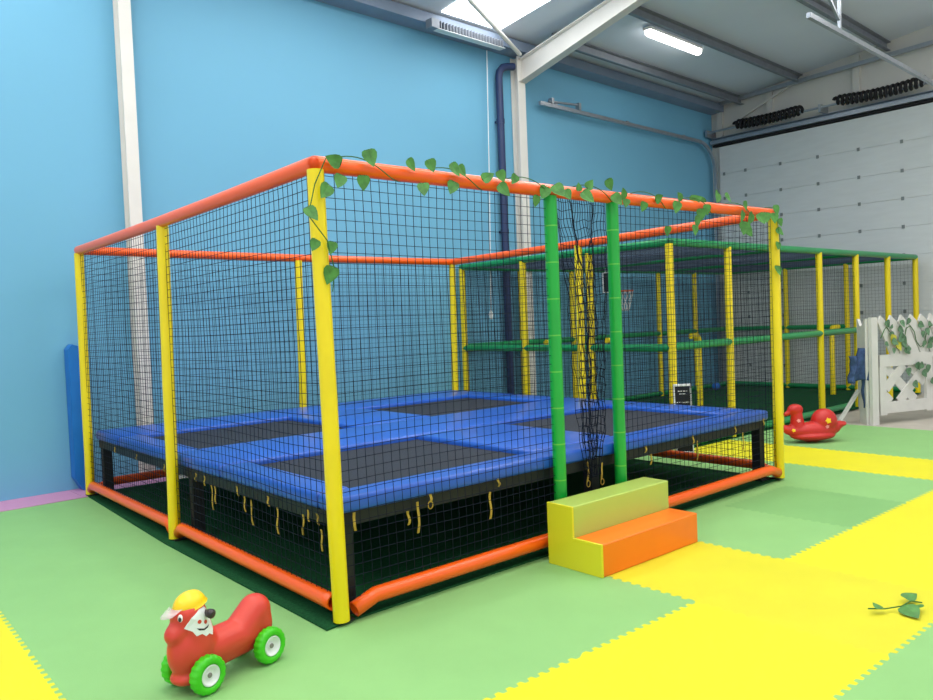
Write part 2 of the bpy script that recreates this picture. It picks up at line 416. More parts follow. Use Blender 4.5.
for i in range(1, len(XL)-1):
    for j in range(len(YL)-1):
        if XL[i] > .5 and XL[i+1] < 4.5 and YL[j] > .5: continue            # wholly under the cage turf
        if XL[i] > 5. and YL[j] > 2.: continue                              # under the play frame turf
        if XL[i] < -2 and (j < 2 or j > 4): continue
        if j == 0 and (XL[i] < -.5 or XL[i] > 3): continue
        if (i, j) in ((9, 1), (1, 2), (10, 1), (1, 1), (2, 0)): continue
        if (i, j) in YB:
            put_mat(i, j, M_ymat2 if (i, j) in ((5, 2), (5, 1)) else M_ymat, YB[(i, j)], 'yellow puzzle mats')
        elif (i, j) == (7, 2):
            put_mat(i, j, M_gmat2, 'slightly darker green puzzle mat in front of the right end of the cage', 'green puzzle mats')
        else:
            put_mat(i, j, M_gmat, 'light green foam puzzle mat in the seamless green part of the floor', 'green puzzle mats')
for k, lab in enumerate(('pink foam mat at the foot of the blue wall, beside the blue upright mat', 'pink foam mat at the foot of the blue wall, at the left picture edge')):
    u0 = 11.9+k*1.0; b = MB(); b.box((u0, .0, -.02), (u0+.995, .5, .006), RW)
    solo(b, 'floor_mat', M_pink, lab, 'floor mat', 'pink mats along the blue wall')

# ------------------------------------------------------------------ nets
def net(name, m, parent, p00, p10, p11, p01, cell, r, wob=.012, out=.02, seed=0, every=2):
    p00, p10, p11, p01 = map(Vector, (p00, p10, p11, p01))
    wu = ((p10-p00).length+(p11-p01).length)/2; wv = ((p01-p00).length+(p11-p10).length)/2
    nu = max(2, round(wu/cell)); nv = max(2, round(wv/cell))
    nrm = (p10-p00).cross(p01-p00).normalized(); eu = (p10-p00).normalized(); ev = (p01-p00).normalized()
    def P(s, t):
        q = (p00*(1-s)+p10*s)*(1-t)+(p01*(1-s)+p11*s)*t
        e = min(1, 8*min(s, 1-s)); g = min(1, 8*min(t, 1-t))
        n1 = noise.noise((s*wu*1.3+seed*7, t*wv*1.3, 1.7)); n2 = noise.noise((s*wu*2.2+seed*3, t*wv*1.1, 9.1)); n3 = noise.noise((s*wu*.9, t*wv*2.+seed*5, 4.4))
        return q+nrm*out*n1*e*g+eu*wob*n2*e+ev*wob*n3*g
    b = MB()
    for i in range(nu+1):
        k = max(1, nv//every); b.tube([P(i/nu, j/k) for j in range(k+1)], r, 3, caps=False)
    for j in range(nv+1):
        k = max(1, nu//every); b.tube([P(i/k, j/nv) for i in range(k+1)], r, 3, caps=False)
    return b.build(name, m, parent)

# ------------------------------------------------------------------ trampoline cage
W = 4.64
cage = thing('trampoline_enclosure', 'orange and yellow padded cage with black nets around the blue trampoline', 'cage', (W/2, W/2, 0))
N1, L1, R1, B1 = Vector((-.01, .008, 2.396)), Vector((.016, 4.628, 2.40)), Vector((4.645, -.003, 2.42)), Vector((4.683, 4.603, 2.376))
Mm, BM_, RM_ = Vector((.012, 2.31, 2.387)), Vector((2.361, 4.605, 2.378)), Vector((4.655, 2.322, 2.40))
posts = [((.011, -.01), N1), ((-.003, 4.643), L1), ((4.645, -.005), R1), ((4.66, 4.63), B1), ((-.012, 2.332), Mm), ((2.34, 4.63), BM_), ((4.65, 2.33), RM_)]
for (x, y), tp in posts:
    bt = Vector((x, y, .022)); b = MB()
    pts = []; rr = []
    for k in range(13):
        s = k/12; p = bt.lerp(tp+Vector((0, 0, -.03)), s)
        p += Vector((noise.noise((x*3, y*3, s*3))*.006, noise.noise((x*3+9, y*3, s*3))*.006, 0))
        pts.append(p); rr.append(.044+.002*noise.noise((x, y, s*9)))
    b.tube(pts, rr, 16); po = b.build('post', M_yellow, cage)
    b = MB(); sx = 1 if x < W/2 else -1; sy = 1 if y < W/2 else -1
    b.box((x-.045+.02*sx, y-.045+.02*sy, .0125), (x+.045+.02*sx, y+.045+.02*sy, .024)); b.tube([(x, y, .02), (x, y, .07)], .03, 10); b.build('foot_plate', M_black, po)
def rail(p, q, r, name, m, parent, sag=0., n=12, balls=True):
    p = Vector(p); q = Vector(q); b = MB(); pts = []; rr = []
    for k in range(n+1):
        s = k/n; v = p.lerp(q, s); v.z -= sag*4*s*(1-s); pts.append(v); rr.append(r*(1+.025*noise.noise((v.x*2, v.y*2, 5.5))))
    b.tube(pts, rr, 16, caps=not balls)
    if balls: b.sphere(p, r*1.0, 2); b.sphere(q, r*1.0, 2)
    return b.build(name, m, parent)
for p, q in ((N1, L1), (N1, R1), (L1, B1), (R1, B1)): rail(p, q, .043, 'top_rail', M_orange, cage, sag=.01)
def lower_rail(p, q, dp=.045, dq=.045):
    p = Vector(p); q = Vector(q); d = (q-p).normalized()
    pts = [p+Vector((0, 0, -dp))]+[p.lerp(q, s) for s in (.03, .06, .3, .5, .7, .94, .97)]+[q+Vector((0, 0, -dq))]
    b = MB(); n = 16; b.tube(pts, .043, n, caps=False); b.tube(pts, .034, n, caps=False)
    for e in (0, -1):                                  # open tube mouths
        k = len(pts); i0 = 0 if e == 0 else (k-1)*n
        o = len(b.v)-2*k*n
        b.f += [[o+i0+j, o+i0+(j+1) % n, o+k*n+i0+(j+1) % n, o+k*n+i0+j] for j in range(n)]; b.sm += [False]*n
    return b.build('lower_rail', M_orange, cage)
lower_rail((0, .045, .108), (0, 2.27, .115), 0); lower_rail((0, 2.39, .115), (0, 4.6, .115))
lower_rail((.09, -.01, .105), (4.6, -.01, .12))
lower_rail((4.64, .07, .115), (4.64, 4.57, .115)); lower_rail((.07, 4.63, .115), (4.57, 4.63, .115))
GX0, GX1 = 1.725, 2.365
for x in (GX0, GX1):
    b = MB(); rr = [.044+.0015*noise.noise((x, 0, k*.9)) for k in range(14)]
    b.tube([(x, -.0, .15+k*(2.36-.15)/13) for k in range(14)], rr, 16); b.build('gate_post', M_green, cage)
c_, r_ = .0575, .0021
net('net', M_net, cage, (.0, .05, .12), (0, 2.28, .12), Mm+Vector((0, -.04, 0)), N1+Vector((.01, .05, 0)), c_, r_, seed=1)
net('net', M_net, cage, (.0, 2.37, .12), (0, 4.61, .12), L1+Vector((0, -.05, 0)), Mm+Vector((0, .04, 0)), c_, r_, seed=2)
net('net', M_net, cage, (.05, 0, .12), (GX0-.04, 0, .12), (GX0-.04, 0, 2.39), N1+Vector((.05, 0, 0)), c_, r_, seed=3)
net('net', M_net, cage, (GX1+.04, 0, .12), (4.6, 0, .12), R1+Vector((-.05, 0, 0)), (GX1+.04, 0, 2.39), c_, r_, seed=4)
net('net', M_net, cage, (4.64, .05, .12), (4.64, 4.6, .12), B1+Vector((0, -.05, 0)), R1+Vector((0, .05, 0)), c_, r_, seed=5)
net('net', M_net, cage, (.05, 4.63, .12), (4.6, 4.63, .12), B1+Vector((-.05, 0, 0)), L1+Vector((.05, 0, 0)), c_, r_, seed=6)
# the gathered door net between the green posts
b = MB()
def GP(s, t):     # s across 0..1, t down 0..1
    zz = 2.39-t*1.93
    keys = [(0, 1.775, 2.31), (.13, 1.83, 2.28), (.36, 1.96, 2.22), (.6, 1.98, 2.2), (.85, 1.985, 2.19), (1, 2.02, 2.12)]
    for (a, l0, r0), (c, l1, r1) in zip(keys, keys[1:]):
        if t <= c:
            k = (t-a)/(c-a); l = l0+(l1-l0)*k; r = r0+(r1-r0)*k; break
    fold = .075*math.sin(s*17+t*3)*min(1, t*3)*(1-.3*t)
    return Vector((l+(r-l)*s+.012*noise.noise((s*9, t*14, 2.)), .02+fold+.02*noise.noise((s*7, t*16, 8.)), zz+.02*noise.noise((s*8, t*9, 3.))))
ns, nt = 26, 34
for i in range(ns+1): b.tube([GP(i/ns, j/68) for j in range(69)], .0025, 3, caps=False)
for j in range(nt+1): b.tube([GP(i/52, j/nt) for i in range(53)], .0025, 3, caps=False)
tag(b.build('net_curtain', M_net, cage), 'gathered black net curtain hanging in the gateway')

# turf under the cage
b = MB(); b.prism([(-.09, -.03), (.1, -.005), (4.66, .0), (4.66, 4.72), (-.03, 4.72), (-.1, 2.3)], lambda x, y: Vector((x, y, .001)), lambda x, y: Vector((x, y, .012)))
solo(b, 'turf_mat', M_turf, 'dark green turf mat lying under the trampoline cage', 'mat', 'dark green turf mats')

# ------------------------------------------------------------------ trampoline platform
tp = thing('trampoline', 'large four-bed trampoline deck with blue pads inside the netted cage', 'trampoline', (W/2, W/2, 0))
D0, D1 = .07, 4.56
BX = ((.28, 1.74), (2.62, 4.2)); BY = ((.27, 1.6), (2.5, 3.85))
ZT = .645
def padbox(x0, x1, y0, y1):
    b = MB(); bm = bmesh.new(); bmesh.ops.create_cube(bm, size=1)
    a = (x0+.003, y0+.003, ZT-.088); c = (x1-.003, y1-.003, ZT)
    for v in bm.verts: v.co = Vector([a[i]+(v.co[i]+.5)*(c[i]-a[i]) for i in range(3)])
    bmesh.ops.bevel(bm, geom=bm.edges[:], offset=.024, segments=3, profile=.5, affect='EDGES')
    b.bm(bm, None, True); b.build('pad', M_pad, tp)
DX0, DX1 = .05, 4.57
padbox(DX0, DX1, DX0-.01, BY[0][0]); padbox(DX0, DX1, BY[0][1], BY[1][0]); padbox(DX0, DX1, BY[1][1], DX1)
for y0, y1 in BY:
    padbox(DX0, BX[0][0], y0, y1); padbox(BX[0][1], BX[1][0], y0, y1); padbox(BX[1][1], DX1, y0, y1)
for x0, x1 in BX:
    for y0, y1 in BY:
        b = MB(); b.box((x0-.02, y0-.02, ZT-.05), (x1+.02, y1+.02, ZT-.04)); b.build('jump_bed', M_bed, tp)
b = MB()
for y in (.1, 2.05, 4.5): b.box((.08, y-.03, .485), (4.54, y+.03, .556))
for x in (.1, 2.18, 4.52): b.box((x-.03, .08, .485), (x+.03, 4.53, .556))
for y in (.98, 3.1): b.box((.08, y-.02, .48), (4.54, y+.02, .52))
b.build('frame', M_black, tp)
for x in (.12, 2.18, 4.5):
    for y in (.12, 2.2, 4.47):
        b = MB(); b.box((x-.04, y-.04, .0125), (x+.04, y+.04, .486)); b.box((x-.07, y-.07, .0125), (x+.07, y+.07, .022)); b.build('leg', M_black, tp)
def strap(x, y, z, l, ax, loop=False, w=.015, lean=0.):
    b = MB(); n = 6
    for k in range(n):
        z0 = z-l*k/n; z1 = z-l*(k+1)/n
        def pt(s, zz, side):
            off = .004*math.sin(s*5+x*9+y*5)+lean*s*.6
            return Vector((x+(side*w/2+off if ax == 'x' else .004*math.sin(s*7)), y+(side*w/2+off if ax == 'y' else .004*math.sin(s*7)), zz))
        s0, s1 = k/n, (k+1)/n
        q = [pt(s0, z0, -1), pt(s0, z0, 1), pt(s1, z1, 1), pt(s1, z1, -1)]
        o = Vector((0, .002, 0)) if ax == 'x' else Vector((.002, 0, 0))
        b.hexa([v-o for v in q]+[v+o for v in q])
    if loop:
        c = Vector((x, y, z-l-.015)); b.tube([c+Vector(((.018*math.cos(t)) if ax == 'x' else 0, (.018*math.cos(t)) if ax == 'y' else 0, .022*math.sin(t))) for t in [2*PI*k/12 for k in range(13)]], .0035, 5, caps=False)
    b.build('strap', M_strap, tp)
for y, z, l in ((3.9, .55, .05), (3.3, .55, .05), (2.62, .54, .06), (2.5, .53, .15), (1.98, .55, .06), (1.82, .55, .07), (1.7, .5, .17), (1.64, .5, .12), (1.28, .55, .06), (1.17, .5, .1), (1.08, .49, .16), (.84, .55, .06), (.72, .5, .16), (.4, .51, .12), (.35, .55, .07), (.24, .54, .06), (.2, .46, .12)):
    strap(.035, y, z, l, 'y', lean=random.uniform(-.03, .03))
for x, z, l, lp in ((.14, .56, .1, False), (.5, .5, .08, False), (.57, .54, .18, False), (.66, .57, .05, True), (1.13, .5, .17, False), (1.2, .57, .05, False), (2.05, .55, .14, True), (2.2, .52, .12, True), (2.72, .57, .05, False), (2.78, .5, .08, False), (3.34, .57, .07, False), (3.4, .52, .16, False), (3.98, .57, .06, False), (4.1, .5, .15, False), (4.46, .58, .06, False)):
    strap(x, .035, z, l, 'x', lp, lean=random.uniform(-.015, .015))

# ------------------------------------------------------------------ ivy
def leaf(b, p, size, ang, tilt, yaw=0.):
    # heart-shaped leaf in local (a: across, d: towards the tip), folded along its midrib
    out = [(0, -.05), (.22, -.2), (.42, -.12), (.5, .12), (.42, .4), (.24, .7), (0, 1.0)]
    M = Matrix.Translation(p) @ Matrix.Rotation(yaw, 4, 'Z') @ Matrix.Rotation(tilt, 4, 'X') @ Matrix.Rotation(ang, 4, 'Y')
    for sgn in (1, -1):
        top = []; mid = []
        for a, dd in out:
            top.append(M @ Vector((sgn*a*size, -.14*a*size-.12*dd*dd*size, -dd*size)))
            mid.append(M @ Vector((0, -.12*dd*dd*size, -dd*size)))
        n = len(out); b.add(top+mid, [(i, i+1, n+i+1, n+i) for i in range(n-1)], True)
iv = thing('ivy_garland', 'artificial ivy garland wound along the front orange rail of the cage', 'garland', (2.3, -.06, 2.4))
CAM = Vector((-2.0358, -3.5024, 1.5576)); FPX = 771.7
Rv, Uv_, Fv = Vector((.75917, -.64964, -.04035)), Vector((.05440, .00155, .99852)), Vector((.64862, .76024, -.03652))
LEAVES = [(.08, 2.45, .09), (.275, 2.44, .1), (.1, 2.3, .085), (.24, 2.31, .085), (.01, 2.235, .095), (-.1, 2.12, .09), (.02, 1.82, .1), (.03, 1.96, .07), (-.06, 1.97, .07),
          (.54, 2.43, .08), (.68, 2.46, .08), (.62, 2.3, .085), (.84, 2.45, .09), (.9, 2.43, .08), (.86, 2.33, .09), (1.08, 2.455, .085), (1.22, 2.43, .08), (1.22, 2.34, .1), (1.36, 2.42, .075), (1.52, 2.3, .08),
          (1.63, 2.36, .1), (1.72, 2.375, .11), (1.8, 2.36, .08), (1.98, 2.35, .11), (2.06, 2.49, .08), (1.96, 2.46, .06), (2.3, 2.36, .1), (2.27, 2.49, .09), (2.42, 2.45, .09), (2.44, 2.35, .07), (2.66, 2.34, .08), (2.82, 2.46, .09),
          (3.06, 2.36, .1), (3.16, 2.49, .1), (3.37, 2.5, .11), (3.5, 2.48, .1), (3.4, 2.33, .1), (3.36, 2.27, .1), (3.46, 2.37, .09), (3.7, 2.5, .12), (3.8, 2.51, .09), (4.0, 2.34, .11), (4.04, 2.25, .12), (4.1, 2.22, .11), (4.16, 2.33, .12), (4.28, 2.34, .11), (4.4, 2.36, .1), (4.05, 2.46, .09), (4.6, 2.44, .1), (4.52, 2.36, .1), (4.62, 2.24, .09), (4.61, 2.12, .08), (4.6, 1.9, .1), (4.63, 2.33, .08), (2.95, 2.18, .08), (3.3, 2.2, .09)]
b = MB()
for x, zz, s in LEAVES:
    up = zz > 2.44
    fl = up and random.random() < .6
    ang = random.uniform(-.7, .7)+(PI*random.uniform(.8, 1.2) if fl else 0)
    y = -.065+random.uniform(-.015, .015) if zz < 2.47 else random.uniform(-.05, .0)
    leaf(b, Vector((x, y, zz-.035-s*.2 if fl else zz+s*.33-(.02 if up else 0))), s*.84, ang, random.uniform(-.35, .25), random.uniform(-.7, .1))
b.build('foliage', M_leaf, iv)
b = MB(); pts = []
for k in range(180):
    s = k/179; x = .02+4.6*s; a = s*46
    pts.append(Vector((x, .0+.052*math.cos(a)-.004, 2.4+.02*s+.052*math.sin(a))))
b.tube(pts, .0032, 5)
b.tube([(.02, -.055, 2.42), (-.05, -.05, 2.28), (-.1, -.06, 2.12), (.0, -.06, 2.0), (.04, -.055, 1.85), (.02, -.058, 1.74)], .0032, 5)
b.tube([(4.6, -.055, 2.42), (4.63, -.07, 2.2), (4.61, -.08, 1.95), (4.62, -.075, 1.8)], .0032, 5)
b.build('stem', M_stem, iv)
sp = thing('ivy_sprig', 'fallen ivy sprig lying on the yellow mat at lower right', 'leaf', (2.07, -1.98, 0))
b = MB()
for (x, y, s, a) in ((2.1, -1.99, .1, 1.2), (2.24, -1.94, .075, 2.2), (2.17, -2.03, .05, .4), (2.0, -1.9, .05, 2.9)):
    leaf(b, Vector((x, y, .035)), s, a, PI/2*.8, a)
b.build('foliage', M_leaf, sp)
b = MB(); b.tube([(1.96, -1.86, .03), (2.04, -1.91, .02), (2.12, -1.96, .025), (2.21, -1.97, .03), (2.27, -2.0, .012)], .0035, 6); b.build('stem', M_stem, sp)

# ------------------------------------------------------------------ foam step
st = thing('foam_step', 'two-tier soft foam step, yellow lime and orange, at the cage gateway', 'step', (2.0, -.31, 0))
x0, x1 = 1.485, 2.49
def prof(pl, name, m, xa, xb, r=.008):
    bm = bmesh.new(); vs = [bm.verts.new((xa, y, z)) for y, z in pl]; f = bm.faces.new(vs)
    e = bmesh.ops.extrude_face_region(bm, geom=[f]); bmesh.ops.translate(bm, vec=(xb-xa, 0, 0), verts=[g for g in e['geom'] if isinstance(g, bmesh.types.BMVert)])
    bmesh.ops.bevel(bm, geom=bm.edges[:], offset=r, segments=3, profile=.5, affect='EDGES')
    b = MB(); b.bm(bm, None, False); return b.build(name, m, st)
prof([(-.315, .0), (-.315, .392), (-.105, .392), (-.105, 0)], 'upper_tier', M_lime, x0+.012, x1)
prof([(-.54, .0), (-.54, .2), (-.316, .2), (-.316, 0)], 'lower_tier', M_ostep, x0+.012, x1)
prof([(-.541, .0), (-.541, .201), (-.317, .201), (-.317, .393), (-.104, .393), (-.104, 0)], 'side_panel', M_ystep, x0-.004, x0+.0125, .003)

# ------------------------------------------------------------------ ride-on toy
F = Vector((-.965, -.263, 0)).normalized()
ho = thing('ride_on_toy', 'red plastic ride-on dog on green wheels with a yellow helmet, on green mats', 'toy', (-.663, -.11, 0), math.atan2(F.y, F.x))
hb = blob([('e', (.165, 0, .165), (.1, .086, .12)), ('c', Vector((.15, 0, .2)), .088, Vector((.17, 0, .315)), .074), ('e', (.18, 0, .335), (.08, .074, .068)),
           ('c', Vector((.2, 0, .3)), .055, Vector((.25, 0, .266)), .047), ('e', (.262, 0, .266), (.034, .046, .037)),
           ('c', Vector((.1, 0, .15)), .082, Vector((-.12, 0, .15)), .08), ('c', Vector((.1, 0, .12)), .07, Vector((-.12, 0, .125)), .07), ('c', Vector((-.1, 0, .17)), .078, Vector((-.18, 0, .235)), .076),
           ('e', (-.19, 0, .17), (.068, .078, .12)), ('e', (-.16, 0, .18), (.08, .076, .1)), ('e', (.205, 0, .07), (.072, .072, .035)), ('e', (.2, 0, .18), (.085, .074, .12)), ('c', Vector((.17, -.085, .082)), .022, Vector((.17, .085, .082)), .022), ('c', Vector((-.175, -.085, .082)), .022, Vector((-.175, .085, .082)), .022)], .006, 24)
bvh = BVHTree.FromPolygons([v.co.copy() for v in hb.vertices], [list(p.vertices) for p in hb.polygons])
link_mesh('body', hb, M_red, ho)
HM = WM(ho)
def surf(x, z, side, off=.002):
    h = bvh.ray_cast(Vector((x, side*.3, z)), Vector((0, -side, 0)))[0]
    return (h if h else Vector((x, side*.06, z)))+Vector((0, side*off, 0))
def patch(name, m, cx, cz_, poly, side, off, parent, thick=.004):
    b = MB(); n = len(poly); rings = []
    for s in (1, .75, .5, .25):
        rings.append([surf(cx+p[0]*s, cz_+p[1]*s, side, off) for p in poly])
    vs = [HM @ v for r in rings for v in r]+[HM @ surf(cx, cz_, side, off)]
    fs = [(k*n+i, k*n+(i+1) % n, (k+1)*n+(i+1) % n, (k+1)*n+i) for k in range(3) for i in range(n)]+[(3*n+i, 3*n+(i+1) % n, 4*n) for i in range(n)]
    outer = [HM @ (v-Vector((0, side*thick, 0))) for v in rings[0]]
    fs += [(i, (i+1) % n, 4*n+1+(i+1) % n, 4*n+1+i) for i in range(n)]
    b.add(vs+outer, fs, False); return b.build(name, m, parent)
def disc(r, n=14, sx=1): return [(r*sx*math.cos(2*PI*k/n), r*math.sin(2*PI*k/n)) for k in range(n)]
for side in (1, -1):
    ear = patch('ear_patch', M_whitep, .168, .308, [(.07, -.01), (.045, .03), (.005, .055), (-.03, .056), (-.05, .03), (-.062, -.05), (-.05, -.072), (-.03, -.058), (-.012, -.064), (.005, -.048), (.028, -.052), (.04, -.03)], side, .004, ho)
    patch('sticker_eye', M_red, .18, .314, disc(.0085), side, .0058, ear); patch('sticker_eye', M_red, .15, .304, disc(.0085), side, .0058, ear)
    patch('sticker_mouth', M_brown, .163, .28, [(.032, .01), (.02, .001), (.0, -.004), (-.02, .0), (-.03, .007), (-.02, -.003), (.0, -.0075), (.022, -.002)], side, .0058, ear)
    b = MB(); p = surf(.135, .338, side)
    b.tube([HM @ (p-Vector((0, side*.02, 0))), HM @ (p+Vector((0, side*.014, 0))), HM @ (p+Vector((-.0, side*.018, 0))), HM @ (p+Vector((0, side*.04, 0))), HM @ (p+Vector((0, side*.05, 0)))], [.012, .012, .019, .021, .01], 14); b.build('hand_grip', M_brown, ho)
    b = MB(); e = Vector((.243, side*.034, .342)); b.sphere(e, (.012, .012, .018), 2, HM); ey = b.build('eye', M_whitep, ho)
    b = MB(); b.sphere(e+Vector((.0075, side*.006, -.002)), (.007, .007, .011), 2, HM); b.build('pupil', M_brown, ey)
# helmet
b = MB(); vs = []; nl, na = 12, 40
HT = HM @ Matrix.Translation((.172, 0, .372)) @ Matrix.Rotation(.2, 4, 'Y')
for i in range(nl+1):
    th = i/nl*PI/2*1.04
    for j in range(na):
        ph = 2*PI*j/na; x, y, zz = math.sin(th)*math.cos(ph), math.sin(th)*math.sin(ph), math.cos(th)
        rib = 1+.05*max(0, math.cos(math.atan2(y, max(.15, zz))*5.5))**3*max(0, 1-th/1.7)
        fl = 1.1 if i == nl else 1
        vs.append(HT @ Vector((x*.074*rib*fl, y*.06*rib*fl, zz*.06*rib)))
b.add(vs, [(i*na+j, i*na+(j+1) % na, (i+1)*na+(j+1) % na, (i+1)*na+j) for i in range(nl) for j in range(na)], True)
b.add(vs[-na:], [list(range(na))]); b.build('helmet', M_yelp, ho)
HV = HM @ Matrix.Translation((.195, 0, .388)) @ Matrix.Rotation(.2, 4, 'Y')
b = MB(); vs = []
for lv in (0, .004):
    for k in range(13):
        a = -.8+1.6*k/12
        vs.append(HV @ Vector((.06*math.cos(a), .06*math.sin(a), lv*.5))); vs.append(HV @ Vector((.06*math.cos(a)+.06*math.cos(a)**.5, .05*math.sin(a), -.012+lv*.5)))
fs = []
for k in range(12): fs += [(2*k, 2*k+1, 2*k+3, 2*k+2), (26+2*k, 26+2*k+2, 26+2*k+3, 26+2*k+1), (2*k+1, 26+2*k+1, 26+2*k+3, 2*k+3), (2*k, 2*k+2, 26+2*k+2, 26+2*k)]
b.add(vs, fs, True); b.build('visor', M_visor, ho)
def wheel(x, side):
    Wm = HM @ Matrix.Translation((x, side*.1, .084)) @ Matrix.Rotation(-side*PI/2, 4, 'X')
    b = MB()
    pr = [(.05, -.026), (.07, -.027), (.079, -.02), (.082, -.012), (.082, .012), (.079, .02), (.07, .027), (.05, .026), (.046, .01), (.046, -.026), (.05, -.026)]
    def mod(i, j): return 1 if i not in (2, 3, 4, 5) else (1.02 if (j % 4) < 2 else .975)
    b.lathe(pr, 72, Wm, mod); w = b.build('wheel', M_tire, ho)
    b = MB(); b.lathe([(.0465, .022), (.043, .026), (.039, .021), (.033, .008), (.016, .004), (.013, .012), (.0, .012)], 32, Wm); h = b.build('hub', M_whitep, w)
    b = MB(); b.lathe([(.011, .006), (.011, .016), (.008, .02), (0, .021)], 16, Wm); b.build('axle_cap', M_greyp, w)
for x in (.17, -.175):
    for s in (1, -1): wheel(x, s)

# ------------------------------------------------------------------ rocking duck
Fd = Vector((-.81, .585, 0)).normalized()
du = thing('rocking_toy', 'red plastic rocking duck with flower stickers, on green mats by the play frame', 'toy', (6.78, .70, 0), math.atan2(Fd.y, Fd.x))
db = blob([('e', (0, 0, .15), (.31, .125, .1)), ('e', (0, 0, .09), (.27, .15, .06)), ('c', Vector((.05, .0, .1)), .085, Vector((.3, 0, .17)), .055), ('c', Vector((.28, 0, .165)), .06, Vector((.36, 0, .2)), .028),
           ('c', Vector((-.02, 0, .1)), .09, Vector((-.26, 0, .175)), .075), ('c', Vector((-.25, 0, .18)), .075, Vector((-.39, 0, .215)), .022), ('e', (-.33, 0, .205), (.08, .07, .022)),
           ('e', (-.14, 0, .25), (.15, .12, .15)), ('e', (.0, 0, .2), (.2, .1, .05)),
           ('c', Vector((.18, 0, .18)), .085, Vector((.19, 0, .35)), .064), ('e', (.205, 0, .4), (.092, .07, .068)), ('c', Vector((.26, 0, .385)), .036, Vector((.325, 0, .345)), .022), ('e', (.295, 0, .36), (.055, .036, .016))], .009, 10)
bvh2 = BVHTree.FromPolygons([v.co.copy() for v in db.vertices], [list(p.vertices) for p in db.polygons])
zmin = min(v.co.z for v in db.vertices)
for v in db.vertices: v.co.z -= zmin-.001
link_mesh('body', db, M_red2, du); DM = WM(du)
def stick(name, m, x, z, r):
    for side in (1, -1):
        b = MB(); n = 15
        ring = []
        for k in range(n):
            a = 2*PI*k/n; q = r*(1+.25*math.cos(5*a)); px, pz = x+q*math.cos(a), z+q*math.sin(a)
            h = bvh2.ray_cast(Vector((px, side*.4, pz)), Vector((0, -side, 0)))[0]
            ring.append((h if h else Vector((px, side*.1, pz)))+Vector((0, side*.003, -zmin)))
        h = bvh2.ray_cast(Vector((x, side*.4, z)), Vector((0, -side, 0)))[0]
        c = (h if h else Vector((x, side*.1, z)))+Vector((0, side*.004, -zmin))
        inn = [v-Vector((0, side*.006, 0)) for v in ring]
        b.add([DM @ v for v in ring+inn]+[DM @ c], [(k, (k+1) % n, 2*n) for k in range(n)]+[(k, n+k, n+(k+1) % n, (k+1) % n) for k in range(n)])
        b.build(name, m, du)
stick('flower_sticker', M_yelp, -.13, .27, .03); stick('flower_sticker', M_pinkp, -.12, .2, .02); stick('flower_sticker', M_yelp, .26, .17, .018); stick('flower_sticker', M_pinkp, .2, .28, .02)

# ------------------------------------------------------------------ play frame
PX0, PX1, PY0, PY1, PZ = 5.36, 12.58, 1.6, 5.2, 2.36
pf = thing('netted_playground', 'netted play frame with green rails and yellow posts behind the trampoline', 'play frame', ((PX0+PX1)/2, (PY0+PY1)/2, 0))
fx = [5.36, 6.57, 7.77, 8.98, 10.19, 11.39, 12.58]
def ypost(x, y, z1=PZ-.02, r=.046):
    b = MB(); b.tube([(x, y, .013), (x, y, z1*.5), (x, y, z1)], r, 14); b.build('post', M_yellow, pf)
for x in fx: ypost(x, PY0)
for x in fx: ypost(x, PY1)
for y in (2.77, 3.93): ypost(PX0, y); ypost(PX1, y)
for x, y, dx in ((8.45, 3.25, -.2), (7.05, 3.75, -.2), (6.45, 4.4, -.2), (11.7, 2.66, .25)):
    b = MB(); b.tube([(x, y, .013), (x, y, 1.15), (x+dx*.12, y, 1.19), (x+dx, y, 1.2)], .045, 12); b.build('short_post', M_yellow, pf)
for p, q, n in (((PX0, PY0, PZ), (PX1, PY0, PZ), 'top_rail'), ((PX0, PY0, PZ), (PX0, PY1, PZ), 'top_rail'), ((PX0, PY1, PZ), (PX1, PY1, PZ), 'top_rail'), ((PX1, PY0, PZ), (PX1, PY1, PZ), 'top_rail'),
             ((fx[2], PY0+.05, PZ), (fx[2], PY1-.05, PZ), 'cross_rail'), ((fx[4], PY0+.05, PZ), (fx[4], PY1-.05, PZ), 'cross_rail'),
             ((PX0, PY0, 1.18), (fx[4], PY0, 1.19), 'middle_rail'), ((PX0, PY0, 1.17), (PX0, PY1, 1.17), 'middle_rail'), ((PX0, PY1, 1.19), (PX1, PY1, 1.19), 'middle_rail'), ((PX1, 2.77, 1.19), (PX1, PY1, 1.19), 'middle_rail'),
             ((PX0, PY0, .06), (9.85, PY0, .06), 'bottom_rail'), ((PX0, PY0, .06), (PX0, PY1, .06), 'bottom_rail'), ((PX0, PY1, .06), (PX1, PY1, .06), 'bottom_rail'), ((PX1, PY0, .06), (PX1, PY1, .06), 'bottom_rail')):
    rail(p, q, .045, n, M_dgreen, pf)
c2, r2 = .06, .0018
net('net', M_net2, pf, (PX0, PY0, .1), (PX0, PY1, .1), (PX0, PY1, PZ), (PX0, PY0, PZ), c2, r2, seed=11, every=4)
net('net', M_net2, pf, (PX0, PY0, .1), (fx[4], PY0, .1), (fx[4], PY0, PZ), (PX0, PY0, PZ), c2, r2, seed=12, every=4)
net('net', M_net2, pf, (PX0, PY1, .1), (PX1, PY1, .1), (PX1, PY1, PZ), (PX0, PY1, PZ), c2, r2, seed=13, every=4)
net('net', M_net2, pf, (PX1, PY0, .1), (PX1, PY1, .1), (PX1, PY1, PZ), (PX1, PY0, PZ), c2, r2, seed=14, every=4)
tag(net('roof_net', M_net3, pf, (PX0, PY0, PZ-.01), (PX1, PY0, PZ-.01), (PX1, PY1, PZ-.01), (PX0, PY1, PZ-.01), .04, .003, seed=15, every=6, out=.03), 'dense dark roof net')
b = MB(); b.box((PX0-.05, PY0-.05, .001), (PX1+.04, PY1+.1, .012))
